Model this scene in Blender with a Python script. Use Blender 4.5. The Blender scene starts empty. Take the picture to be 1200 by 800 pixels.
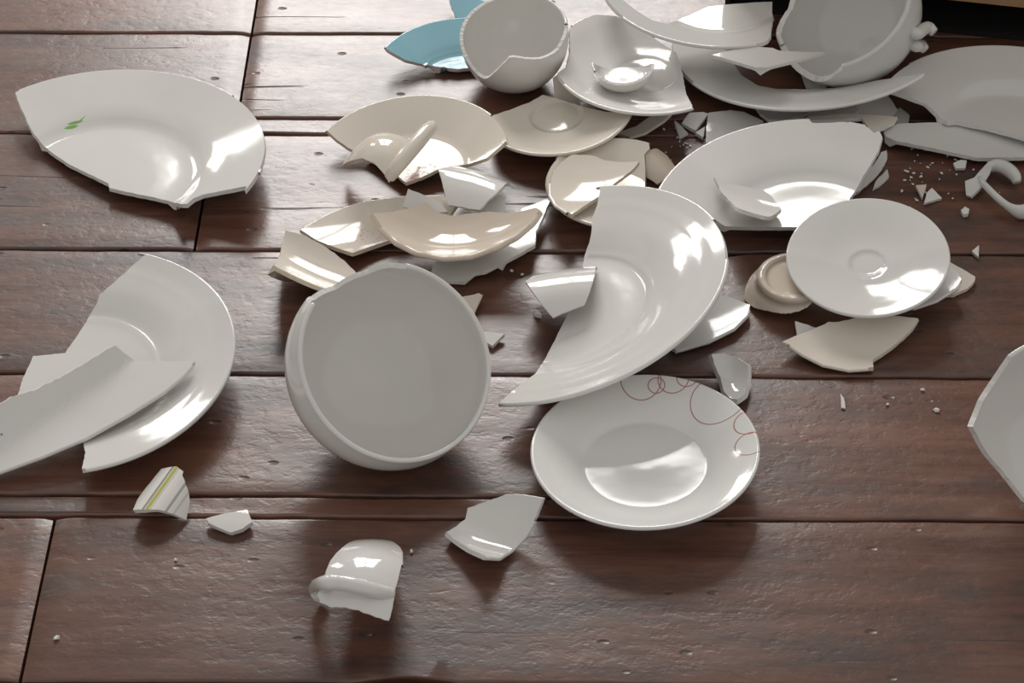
import bpy, math, random
import numpy as np
from mathutils import Vector, Matrix, noise
from mathutils.bvhtree import BVHTree
from mathutils.geometry import delaunay_2d_cdt

# ------------------------------------------------------------------ camera
sc = bpy.context.scene
TH = math.radians(41.0); FPX = 2676.0; H = 1.28; DY = H / math.tan(TH)
CAM = np.array([0.0, -DY, H])
FW = np.array([0.0, math.cos(TH), -math.sin(TH)])
RT = np.array([1.0, 0.0, 0.0]); UP = np.cross(RT, FW)
ROLL = math.radians(0.3)
RT, UP = math.cos(ROLL) * RT - math.sin(ROLL) * UP * -1, math.cos(ROLL) * UP - math.sin(ROLL) * RT
cd = bpy.data.cameras.new('camera'); cam = bpy.data.objects.new('camera', cd)
sc.collection.objects.link(cam)
cd.sensor_width = 36.0; cd.lens = FPX / 1200.0 * 36.0; cd.clip_start = 0.05
cd.dof.use_dof = False
cam.matrix_world = Matrix(((RT[0], UP[0], -FW[0], CAM[0]), (RT[1], UP[1], -FW[1], CAM[1]),
                           (RT[2], UP[2], -FW[2], CAM[2]), (0, 0, 0, 1)))
sc.camera = cam

# ------------------------------------------------------------------ light
wd = bpy.data.worlds.new('room_ambient'); sc.world = wd; wd.use_nodes = True
bg = wd.node_tree.nodes['Background']
bg.inputs[0].default_value = (1.0, 0.975, 0.95, 1); bg.inputs[1].default_value = 0.44

def window_light(name, x0, x1, z0, z1, y, cols, rows, gap, L, col=(1.0, 0.985, 0.96)):
    w = (x1 - x0 - gap * (cols - 1)) / cols; h = (z1 - z0 - gap * (rows - 1)) / rows
    for i in range(cols):
        for j in range(rows):
            ld = bpy.data.lights.new(name, 'AREA'); ld.shape = 'RECTANGLE'
            ld.size = w; ld.size_y = h; ld.energy = L * math.pi * w * h; ld.color = col
            o = bpy.data.objects.new(name, ld); sc.collection.objects.link(o)
            o.location = (x0 + i * (w + gap) + w / 2, y, z0 + j * (h + gap) + h / 2)
            o.rotation_euler = (math.radians(-90), 0, 0)
window_light('window_daylight', -0.72, 0.45, 0.75, 2.32, 2.5, 2, 3, 0.05, 10.5)
window_light('window_daylight', -1.72, -1.38, 0.75, 1.55, 2.5, 1, 2, 0.05, 10.5)

sc.view_settings.view_transform = 'Standard'; sc.view_settings.look = 'None'
sc.view_settings.gamma = 1.0; sc.view_settings.use_curve_mapping = False
sc.view_settings.exposure = 0.36

# ------------------------------------------------------------------ helpers
def ray(px, py):
    return FW + (px - 600.0) / FPX * RT - (py - 400.0) / FPX * UP
def at(px, py, z):
    d = ray(px, py); return CAM + d * ((z - H) / d[2])
def camvec(x, y, z):          # direction given as image right / image up / towards the viewer
    v = x * RT + y * UP - z * FW; return v / np.linalg.norm(v)
def tag(o, label, cat, group=None):
    o['label'] = label; o['category'] = cat
    if group: o['group'] = group
def link(name, me, parent=None):
    o = bpy.data.objects.new(name, me); sc.collection.objects.link(o)
    if parent: o.parent = parent
    return o
rng = random.Random(4)

# ------------------------------------------------------------------ materials
def newmat(name):
    m = bpy.data.materials.new(name); m.use_nodes = True
    nt = m.node_tree; b = nt.nodes['Principled BSDF']
    return m, nt, b
def N(nt, t, **kw):
    n = nt.nodes.new(t)
    for k, v in kw.items(): setattr(n, k, v)
    return n
def mth(nt, op, a, b=None, c=None):
    n = nt.nodes.new('ShaderNodeMath'); n.operation = op
    for i, v in enumerate((a, b, c)):
        if v is None: continue
        if isinstance(v, (int, float)): n.inputs[i].default_value = v
        else: nt.links.new(v, n.inputs[i])
    return n.outputs[0]
def mixc(nt, fac, a, b):
    n = nt.nodes.new('ShaderNodeMix'); n.data_type = 'RGBA'
    for i, v in ((0, fac), (6, a), (7, b)):
        if isinstance(v, (int, float)): n.inputs[i].default_value = v
        elif isinstance(v, tuple): n.inputs[i].default_value = (*v, 1)
        else: nt.links.new(v, n.inputs[i])
    return n.outputs[2]

def glaze(name, col, rough=0.09, decor=None):
    m, nt, b = newmat(name)
    tc = N(nt, 'ShaderNodeTexCoord')
    n1 = N(nt, 'ShaderNodeTexNoise'); n1.inputs['Scale'].default_value = 28; n1.inputs['Detail'].default_value = 3
    nt.links.new(tc.outputs['Object'], n1.inputs['Vector'])
    c2 = tuple(x * 0.93 for x in col)
    base = mixc(nt, n1.outputs[0], col, c2)
    sp = N(nt, 'ShaderNodeTexVoronoi'); sp.inputs['Scale'].default_value = 34
    nt.links.new(tc.outputs['Object'], sp.inputs['Vector'])
    wn = N(nt, 'ShaderNodeTexWhiteNoise'); nt.links.new(sp.outputs['Position'], wn.inputs[0])
    spot = mth(nt, 'MULTIPLY', mth(nt, 'LESS_THAN', sp.outputs[0], 0.035), mth(nt, 'GREATER_THAN', wn.outputs[0], 0.93))
    base = mixc(nt, mth(nt, 'MULTIPLY', spot, 0.75), base, (0.10, 0.08, 0.06))
    if decor: base = decor(nt, tc, base)
    nt.links.new(base, b.inputs['Base Color'])
    b.inputs['Roughness'].default_value = rough
    b.inputs['IOR'].default_value = 1.52
    bp = N(nt, 'ShaderNodeBump'); bp.inputs['Strength'].default_value = 0.05; bp.inputs['Distance'].default_value = 0.0015
    n2 = N(nt, 'ShaderNodeTexNoise'); n2.inputs['Scale'].default_value = 60; n2.inputs['Detail'].default_value = 1
    nt.links.new(tc.outputs['Object'], n2.inputs['Vector'])
    nt.links.new(n2.outputs[0], bp.inputs['Height']); nt.links.new(bp.outputs[0], b.inputs['Normal'])
    return m
def biscuit(name, col):
    m, nt, b = newmat(name)
    tc = N(nt, 'ShaderNodeTexCoord')
    n1 = N(nt, 'ShaderNodeTexNoise'); n1.inputs['Scale'].default_value = 400
    nt.links.new(tc.outputs['Object'], n1.inputs['Vector'])
    nt.links.new(mixc(nt, n1.outputs[0], col, tuple(x * .8 for x in col)), b.inputs['Base Color'])
    b.inputs['Roughness'].default_value = 0.75
    bp = N(nt, 'ShaderNodeBump'); bp.inputs['Strength'].default_value = 0.4; bp.inputs['Distance'].default_value = 0.0006
    nt.links.new(n1.outputs[0], bp.inputs['Height']); nt.links.new(bp.outputs[0], b.inputs['Normal'])
    return m
def xyz(nt, tc):
    s = N(nt, 'ShaderNodeSeparateXYZ'); nt.links.new(tc.outputs['Object'], s.inputs[0]); return s.outputs
def circles(lst, w, col):
    def f(nt, tc, base):
        x, y, _ = xyz(nt, tc); tot = None
        for (cx, cy, r) in lst:
            d = mth(nt, 'SQRT', mth(nt, 'ADD', mth(nt, 'POWER', mth(nt, 'SUBTRACT', x, cx), 2.0), mth(nt, 'POWER', mth(nt, 'SUBTRACT', y, cy), 2.0)))
            k = mth(nt, 'LESS_THAN', mth(nt, 'ABSOLUTE', mth(nt, 'SUBTRACT', d, r)), w)
            tot = k if tot is None else mth(nt, 'MAXIMUM', tot, k)
        return mixc(nt, mth(nt, 'MULTIPLY', tot, 0.85), base, col)
    return f
def segs(lst, col):            # tapered strokes: (x0,y0,x1,y1,halfwidth)
    def f(nt, tc, base):
        x, y, _ = xyz(nt, tc); tot = None
        for (x0, y0, x1, y1, hw) in lst:
            L = math.hypot(x1 - x0, y1 - y0); ux, uy = (x1 - x0) / L, (y1 - y0) / L
            dx = mth(nt, 'SUBTRACT', x, x0); dy = mth(nt, 'SUBTRACT', y, y0)
            t = mth(nt, 'DIVIDE', mth(nt, 'ADD', mth(nt, 'MULTIPLY', dx, ux), mth(nt, 'MULTIPLY', dy, uy)), L)
            n = mth(nt, 'ABSOLUTE', mth(nt, 'SUBTRACT', mth(nt, 'MULTIPLY', dx, -uy), mth(nt, 'MULTIPLY', dy, -ux)))
            ww = mth(nt, 'MULTIPLY', mth(nt, 'MULTIPLY', t, mth(nt, 'SUBTRACT', 1.0, t)), 4 * hw)
            k = mth(nt, 'LESS_THAN', n, ww)
            tot = k if tot is None else mth(nt, 'MAXIMUM', tot, k)
        return mixc(nt, tot, base, col)
    return f
def stripes(ang, lst):         # bands across direction ang: (centre, halfwidth, colour)
    def f(nt, tc, base):
        x, y, _ = xyz(nt, tc)
        w = mth(nt, 'ADD', mth(nt, 'MULTIPLY', x, math.cos(ang)), mth(nt, 'MULTIPLY', y, math.sin(ang)))
        for (c, hw, col) in lst:
            base = mixc(nt, mth(nt, 'LESS_THAN', mth(nt, 'ABSOLUTE', mth(nt, 'SUBTRACT', w, c)), hw), base, col)
        return base
    return f
def flowers(spots):            # loose sprays of small petals and leaves around given places
    def f(nt, tc, base):
        x, y, _ = xyz(nt, tc)
        v = N(nt, 'ShaderNodeTexVoronoi'); v.inputs['Scale'].default_value = 260
        nt.links.new(tc.outputs['Object'], v.inputs['Vector'])
        for (cx, cy, r, col, thr) in spots:
            d = mth(nt, 'SQRT', mth(nt, 'ADD', mth(nt, 'POWER', mth(nt, 'SUBTRACT', x, cx), 2.0), mth(nt, 'POWER', mth(nt, 'SUBTRACT', y, cy), 2.0)))
            k = mth(nt, 'MULTIPLY', mth(nt, 'LESS_THAN', d, r), mth(nt, 'LESS_THAN', v.outputs[0], thr))
            base = mixc(nt, mth(nt, 'MULTIPLY', k, 0.7), base, col)
        return base
    return f

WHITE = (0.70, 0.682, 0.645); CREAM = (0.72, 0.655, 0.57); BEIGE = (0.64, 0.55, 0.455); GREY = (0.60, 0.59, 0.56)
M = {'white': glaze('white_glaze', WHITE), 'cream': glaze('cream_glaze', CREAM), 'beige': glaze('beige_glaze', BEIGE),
     'grey': glaze('grey_white_glaze', GREY), 'blue': glaze('blue_glaze', (0.28, 0.52, 0.60)),
     'bwhite': biscuit('broken_white_body', (0.74, 0.72, 0.68)), 'bcream': biscuit('broken_cream_body', (0.70, 0.60, 0.47)),
     'bblue': biscuit('broken_pink_body', (0.66, 0.56, 0.52))}

# ------------------------------------------------------------------ porcelain surfaces
def catmull(pts, n):
    P = np.array(pts, float); P = np.vstack([2 * P[0] - P[1], P, 2 * P[-1] - P[-2]]); out = []
    for i in range(1, len(P) - 2):
        p0, p1, p2, p3 = P[i - 1], P[i], P[i + 1], P[i + 2]
        for t in np.linspace(0, 1, n, endpoint=False):
            out.append(0.5 * (2 * p1 + (p2 - p0) * t + (2 * p0 - 5 * p1 + 4 * p2 - p3) * t * t + (3 * p1 - p0 - 3 * p2 + p3) * t ** 3))
    out.append(P[-2]); return np.array(out)

PROF = {
 'dinner': [(0, 0), (.28, 0), (.50, .0), (.56, .012), (.62, .042), (.70, .072), (.82, .105), (1, .155)],
 'half':   [(0, 0), (.28, 0), (.46, .0), (.50, .012), (.53, .014), (.60, .045), (.70, .085), (.82, .116), (.855, .1262), (.87, .1285), (.905, .1372), (.92, .1395), (1, .165)],
 'side':   [(0, .004), (.10, .004), (.3, .0), (.52, 0), (.56, .006), (.62, .04), (.75, .105), (.88, .165), (1, .205)],
 'saucer': [(0, .006), (.17, .006), (.20, .012), (.225, .024), (.25, .012), (.34, .012), (.5, .035), (.7, .085), (.88, .135), (1, .165)],
 'cream':  [(0, 0), (.24, 0), (.33, .002), (.36, .026), (.40, .032), (.55, .055), (.75, .12), (.9, .18), (1, .21)],
 'creamplate': [(0, 0), (.3, 0), (.52, 0), (.57, .006), (.62, .024), (.75, .085), (.9, .155), (1, .20)],
 'ringed': [(0, 0), (.38, 0), (.415, .004), (.44, .026), (.465, .008), (.52, .010), (.555, .014), (.58, .044), (.605, .024), (.7, .07), (.85, .13), (1, .19)],
 'soup':   [(0, 0), (.45, 0), (.52, .02), (.60, .05), (.72, .10), (.86, .155), (1, .21)],
 'bowl':   [(0, 0), (.25, 0), (.42, .04), (.62, .16), (.80, .38), (.93, .68), (1, 1.0)],
 'round':  [(0, 0), (.26, 0), (.50, .06), (.74, .22), (.93, .48), (1.02, .76), (1.0, 1.04)],
 'cup':    [(0, 0), (.25, .0), (.42, .05), (.62, .20), (.80, .46), (.92, .80), (1, 1.25)],
 'cupbase':[(0, 0), (.4, .0), (.52, .01), (.60, .05), (.70, .16), (.82, .32), (1, .52)],
 'stub':   [(0, 0), (.55, 0), (.78, .04), (.92, .18), (1, .55)],
 'egg':    [(0, 0), (.26, 0), (.52, .07), (.78, .26), (.96, .58), (1.03, .95), (1.0, 1.32)],
}

class Dish:
    """surface of revolution, unrolled to polar (arc length, angle)"""
    def __init__(self, prof, R, t=.0036, foot=.55, foot_h=.004):
        P = catmull(PROF[prof], 14) * R
        ds = np.hypot(*np.diff(P, axis=0).T); s = np.concatenate([[0], np.cumsum(ds)])
        keep = np.concatenate([[True], ds > 1e-9]); P = P[keep]; s = s[keep]
        ext = P[-1] + (P[-1] - P[-3]) / np.linalg.norm(P[-1] - P[-3]) * R * .6
        self.Smax = s[-1]; self.s = np.append(s, s[-1] + R * .6); self.P = np.vstack([P, ext]); self.R = R
        g = np.gradient(self.P[:-1], s, axis=0); g = np.vstack([g, g[-1]]); self.T = g / np.linalg.norm(g, axis=1)[:, None]
        self.t = t; im = int(np.argmax(P[:, 0])); self.sf = np.interp(foot * R, P[:im + 1, 0], s[:im + 1]); self.fh = foot_h; self.rimz = P[-1, 1]
        k = np.concatenate([[q for q in np.linspace(0, self.Smax * .999, max(10, int(self.Smax / .0045))) if abs(q - self.sf) > .0045], [self.sf - .003, self.sf - .0022, self.sf + .0022, self.sf + .003]])
        self.rings = np.sort(k)
        self.bvh = None
        deep = prof in ('bowl', 'round', 'cup', 'egg', 'cupbase', 'stub')
        self.parts = ('base', 'wall') if deep else ('well', 'rim')
        self.split = self.sf if deep else float(np.interp({'saucer': .25, 'cream': .40, 'ringed': .60}.get(prof, .58) * R, P[:im + 1, 0], s[:im + 1]))
    def ev(self, uv):
        s = np.hypot(uv[:, 0], uv[:, 1]); th = np.arctan2(uv[:, 1], uv[:, 0])
        r = np.interp(s, self.s, self.P[:, 0]); z = np.interp(s, self.s, self.P[:, 1])
        tr = np.interp(s, self.s, self.T[:, 0]); tz = np.interp(s, self.s, self.T[:, 1])
        c, n = np.cos(th), np.sin(th)
        p = np.stack([r * c, r * n, z], 1)
        nl = np.hypot(tr, tz); tr, tz = tr / nl, tz / nl
        nn = np.stack([-tz * c, -tz * n, tr], 1)
        return p, nn
    def thick(self, uv):
        s = np.hypot(uv[:, 0], uv[:, 1])
        return self.t + self.fh * np.clip((.0031 - np.abs(s - self.sf)) / .0009, 0, 1)
    def clamp(self, uv):
        s = np.hypot(uv[:, 0], uv[:, 1]); f = np.where(s > self.Smax, self.Smax / np.maximum(s, 1e-9), 1.0)
        return uv * f[:, None], s >= self.Smax - 1e-7
    def interior(self):
        out = [(0.0, 0.0)]
        for i, s in enumerate(self.rings):
            if s < .001: continue
            n = max(8, min(96, int(2 * math.pi * np.interp(s, self.s, self.P[:, 0]) / .0055))); off = (i % 2) * math.pi / n
            if abs(s - self.sf) < .0032: n = int(2 * math.pi * self.sf / .0026); off = 0
            elif abs(s - self.sf) < .005: continue
            a = np.linspace(0, 2 * math.pi, n, endpoint=False) + off
            out += list(zip(s * np.cos(a), s * np.sin(a)))
        return np.array(out)
    def cast(self, o, d, side):
        if self.bvh is None:
            S = np.linspace(0, self.s[-1], 110); A = np.linspace(0, 2 * math.pi, 120, endpoint=False)
            uv = np.array([(s * math.cos(a), s * math.sin(a)) for s in S[1:] for a in A] + [(0, 0)])
            p, _ = self.ev(uv); na = len(A); f = []
            for i in range(len(S) - 2):
                for j in range(na):
                    k = (j + 1) % na; f.append((i * na + j, (i + 1) * na + j, (i + 1) * na + k)); f.append((i * na + j, (i + 1) * na + k, i * na + k))
            for j in range(na): f.append((len(uv) - 1, j, (j + 1) % na))
            self.bvh = BVHTree.FromPolygons([Vector(q) for q in p], f); self.tri = f; self.tuv = uv; self.tp = p
        o = Vector(o); d = Vector(d).normalized(); pos = o.copy()
        for _ in range(6):
            loc, nrm, idx, dist = self.bvh.ray_cast(pos, d)
            if loc is None: return None
            a, b, c = self.tri[idx]; pa, pb, pc = (self.tp[i] for i in (a, b, c))
            facing = np.dot(np.cross(pb - pa, pc - pa), np.array(d)) < 0
            if facing == (side == 'in'):
                v0, v1, v2 = pb - pa, pc - pa, np.array(loc) - pa
                d00, d01, d11, d20, d21 = v0 @ v0, v0 @ v1, v1 @ v1, v2 @ v0, v2 @ v1
                den = d00 * d11 - d01 * d01; v = (d11 * d20 - d01 * d21) / den; w = (d00 * d21 - d01 * d20) / den
                return self.tuv[a] * (1 - v - w) + self.tuv[b] * v + self.tuv[c] * w
            pos = loc + d * 1e-5
        return None

class Patch:
    """curved sheet: height over a plane; k1 bends across direction ang, k2 along it; step = raised band"""
    def __init__(self, k1=0., k2=0., ang=0., t=.0036, step=None, ridge=None, ext=.14, sp=.0045, foot=None):
        self.k1, self.k2, self.a, self.t, self.step, self.ridge, self.ext, self.sp, self.foot = k1, k2, math.radians(ang), t, step, ridge, ext, sp, foot
    def h(self, uv):
        c, s = math.cos(self.a), math.sin(self.a)
        p = uv[:, 0] * c + uv[:, 1] * s; q = -uv[:, 0] * s + uv[:, 1] * c
        def bend(x, k):          # arc-like near the middle, slope easing off outwards
            return 0 * x if k == 0 else np.sign(k) * (np.sqrt(x * x + (1 / k) ** 2) - 1 / abs(k)) + 0.175 * k * x * x
        h = bend(p, self.k1) + bend(q, self.k2)
        if self.step:
            a, w0, wid, hh = self.step; w = uv[:, 0] * math.cos(a) + uv[:, 1] * math.sin(a)
            x = np.clip((w - w0) / wid, 0, 2.0); h = h + hh * x ** 1.25
        return h
    def ev(self, uv):
        e = 2e-4; h = self.h(uv)
        hx = (self.h(uv + [e, 0]) - self.h(uv - [e, 0])) / (2 * e); hy = (self.h(uv + [0, e]) - self.h(uv - [0, e])) / (2 * e)
        n = np.stack([-hx, -hy, np.ones_like(h)], 1); n /= np.linalg.norm(n, axis=1)[:, None]
        return np.column_stack([uv, h]), n
    def thick(self, uv):
        t = np.full(len(uv), self.t)
        if self.foot:
            a, w0 = self.foot; w = uv[:, 0] * math.cos(a) + uv[:, 1] * math.sin(a)
            t = t + .006 * np.clip((.0036 - np.abs(w - w0)) / .0012, 0, 1)
        return t
    def clamp(self, uv): return uv, np.zeros(len(uv), bool)
    def interior(self, lo=None, hi=None):
        g = []; i = 0; y = lo[1]
        while y < hi[1]:
            x = lo[0] + (i % 2) * self.sp / 2
            while x < hi[0]: g.append((x, y)); x += self.sp
            y += self.sp * .87; i += 1
        return np.array(g) if g else np.zeros((0, 2))
    def cast(self, o, d, side):
        o = np.array(o); d = np.array(d) / np.linalg.norm(d)
        t0, t1 = sorted(((.08 - o[2]) / d[2], (-.08 - o[2]) / d[2])); t = np.linspace(max(t0, 0), min(t1, 9), 240)
        def f(t): p = o + d * np.atleast_1d(t)[:, None]; return p[:, 2] - self.h(p[:, :2])
        v = f(t); k = np.nonzero((v[:-1] > 0) & (v[1:] <= 0))[0]
        if len(k) == 0: t = t[np.argmin(np.abs(v))]
        else:
            lo, hi = t[k[0]], t[k[0] + 1]
            for _ in range(24):
                m = (lo + hi) / 2
                if f(m)[0] > 0: lo = m
                else: hi = m
            t = lo
        return (o + d * t)[:2]

def inside(poly, pts):
    x, y = pts[:, 0], pts[:, 1]; r = np.zeros(len(pts), bool); n = len(poly)
    for i in range(n):
        x0, y0 = poly[i]; x1, y1 = poly[(i + 1) % n]
        if y0 == y1: continue
        c = ((y0 > y) != (y1 > y)) & (x < (x1 - x0) * (y - y0) / (y1 - y0) + x0); r ^= c
    return r
def segdist(poly, pts):
    d = np.full(len(pts), 1e9); n = len(poly)
    for i in range(n):
        a = poly[i]; b = poly[(i + 1) % n]; ab = b - a; L = ab @ ab
        t = np.clip(((pts - a) @ ab) / max(L, 1e-16), 0, 1)[:, None]
        d = np.minimum(d, np.linalg.norm(pts - a - ab * t, axis=1))
    return d

def build_mesh(name, surf, poly, rimflag, jag=.0003):
    """poly: closed outline in the unrolled plane; rimflag[i]: segment i->i+1 is a glazed rim"""
    keep = [0]
    for i in range(1, len(poly)):
        if np.linalg.norm(poly[i] - poly[keep[-1]]) > .0006: keep.append(i)
    if np.linalg.norm(poly[keep[-1]] - poly[keep[0]]) < .0006: keep.pop()
    poly, rimflag = poly[keep], np.array(rimflag)[keep]
    pp, rf = [], []
    for i in range(len(poly)):
        a = poly[i]; b = poly[(i + 1) % len(poly)]; L = np.linalg.norm(b - a); m = max(1, int(L / .003))
        isr = rimflag[i] and rimflag[(i + 1) % len(poly)]
        for k in range(m):
            p = a + (b - a) * k / m
            if not isr and (k or not rimflag[i]):
                nn = np.array([-(b - a)[1], (b - a)[0]]) / max(L, 1e-9); p = p + nn * rng.uniform(-jag, jag)
            pp.append(p); rf.append(isr)
    poly = np.array(pp); rf = np.array(rf)
    poly, cl = surf.clamp(poly)
    ip = surf.interior() if isinstance(surf, Dish) else surf.interior(poly.min(0), poly.max(0))
    if len(ip): ip = ip[inside(poly, ip)]
    if len(ip): ip = ip[segdist(poly, ip) > .0012]
    n = len(poly); allp = np.vstack([poly, ip]) if len(ip) else poly
    vs, es, fs, *_ = delaunay_2d_cdt([Vector(p) for p in allp], [(i, (i + 1) % n) for i in range(n)], [list(range(n))], 1, 1e-7)
    uv = np.array([tuple(v) for v in vs]); T = []
    for f in fs:
        f = list(f); a, b, c = uv[f[0]], uv[f[1]], uv[f[2]]
        ar = (b[0] - a[0]) * (c[1] - a[1]) - (b[1] - a[1]) * (c[0] - a[0])
        if abs(ar) < 1e-13: continue
        T.append(f if ar > 0 else f[::-1])
    P, NN = surf.ev(uv); th = surf.thick(uv); Q = P - NN * th[:, None]; nv = len(uv)
    e_ = 1.5e-4; qq = []
    for du in ((e_, 0), (-e_, 0), (0, e_), (0, -e_)):
        p_, n_ = surf.ev(uv + du); qq.append(p_ - n_ * surf.thick(uv + du)[:, None])
    ON = -np.cross(qq[0] - qq[1], qq[2] - qq[3]); ON /= np.linalg.norm(ON, axis=1)[:, None] + 1e-15
    if isinstance(surf, Dish): z_ = np.hypot(uv[:, 0], uv[:, 1]) < .001; ON[z_] = -NN[z_]; z_ = np.hypot(uv[:, 0], uv[:, 1]) > surf.Smax - .0003; ON[z_] = -NN[z_]
    V = [P, Q]; F = []; LN = []; MI = []
    for f in T:
        F.append(tuple(f)); LN += [NN[i] for i in f]; MI.append(0)
        g = [i + nv for i in f[::-1]]; F.append(tuple(g)); LN += [ON[i - nv] for i in g]; MI.append(0)
    cnt = {}
    for f in T:
        for a, b in ((f[0], f[1]), (f[1], f[2]), (f[2], f[0])):
            k = (min(a, b), max(a, b)); cnt[k] = None if k in cnt else (a, b)
    bd = [e for e in cnt.values() if e]
    sm = (poly + np.roll(poly, -1, 0)) / 2
    if isinstance(surf, Dish):
        ss = np.hypot(uv[:, 0], uv[:, 1]); onrim = ss > surf.Smax - 2e-5
        br = [onrim[a] and onrim[b] for a, b in bd]
    else:
        br = [rf[np.argmin(((sm - (uv[a] + uv[b]) / 2) ** 2).sum(1))] for a, b in bd]
    # outward direction on the surface at boundary vertices
    out = {}
    for (a, b) in bd:
        e = P[b] - P[a]; o = np.cross(e, NN[a]); o /= np.linalg.norm(o) + 1e-12
        for v in (a, b): out[v] = out.get(v, 0) + o
    extra = []; base = 2 * nv; rimv = {}; midv = {}; K = 4
    for (a, b), r in zip(bd, br):
        if r:
            for v in (a, b):
                if v not in rimv:
                    c = (P[v] + Q[v]) / 2; hv = (P[v] - Q[v]) / 2; o = out[v] / (np.linalg.norm(out[v]) + 1e-12); o = o - NN[v] * (o @ NN[v]); o /= np.linalg.norm(o) + 1e-12
                    ids = [v]; nr = [NN[v]]
                    for k in range(1, K):
                        ph = math.pi * k / K; q = hv * math.cos(ph) + o * np.linalg.norm(hv) * math.sin(ph)
                        extra.append(c + q); ids.append(base + len(extra) - 1); nr.append(q / np.linalg.norm(q))
                    ids.append(v + nv); nr.append(ON[v]); rimv[v] = (ids, nr)
            (ia, na), (ib, nb) = rimv[a], rimv[b]
            for k in range(K):
                F.append((ia[k + 1], ib[k + 1], ib[k], ia[k])); LN += [na[k + 1], nb[k + 1], nb[k], na[k]]; MI.append(0)
        else:
            for v in (a, b):
                if v not in midv:
                    o = out[v] / (np.linalg.norm(out[v]) + 1e-12)
                    extra.append((P[v] + Q[v]) / 2 + o * rng.uniform(-.0003, .0004)); midv[v] = base + len(extra) - 1
            allv = None
            for quad in ((midv[a], midv[b], b, a), (a + nv, b + nv, midv[b], midv[a])):
                pts = [P[q] if q < nv else Q[q - nv] if q < 2 * nv else extra[q - base] for q in quad]
                fn = np.cross(pts[2] - pts[0], pts[3] - pts[1]); fn = fn / (np.linalg.norm(fn) + 1e-15)
                F.append(quad); LN += [fn] * 4; MI.append(1)
    V = np.vstack(V + ([np.array(extra)] if extra else []))
    # face classes: which part of the dish each face belongs to
    cls = []
    if isinstance(surf, Dish):
        sv = np.hypot(uv[:, 0], uv[:, 1]); inner, outer = surf.parts
        for k, f in enumerate(F):
            if MI[k] == 1: cls.append('broken_edge'); continue
            m = np.mean([sv[q] if q < nv else sv[q - nv] if q < 2 * nv else surf.Smax for q in f])
            if min(f) >= nv and max(f) < 2 * nv and abs(m - surf.sf) < .0031 and surf.fh > .002: cls.append('foot_ring')
            else: cls.append(inner if m < surf.split else outer)
    else: cls = ['wall'] * len(F)
    return V, F, LN, MI, cls

def mesh_of(name, V, F, LN, MI, sel):
    st = np.concatenate([[0], np.cumsum([len(f) for f in F])]); used = {}; FF = []; NL = []; MM = []
    for k in sel:
        FF.append([used.setdefault(q, len(used)) for q in F[k]]); NL += LN[st[k]:st[k + 1]]; MM.append(MI[k])
    me = bpy.data.meshes.new(name); me.from_pydata([tuple(V[q]) for q in used], [], FF)
    me.polygons.foreach_set('material_index', MM); me.polygons.foreach_set('use_smooth', [True] * len(FF)); me.update()
    if len(me.loops) == len(NL): me.normals_split_custom_set([tuple(x) for x in NL])
    return me

def frame(n, xdir):
    z = n / np.linalg.norm(n); x = np.array(xdir) - z * (np.array(xdir) @ z); x /= np.linalg.norm(x)
    return np.column_stack([x, np.cross(z, x), z])

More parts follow.
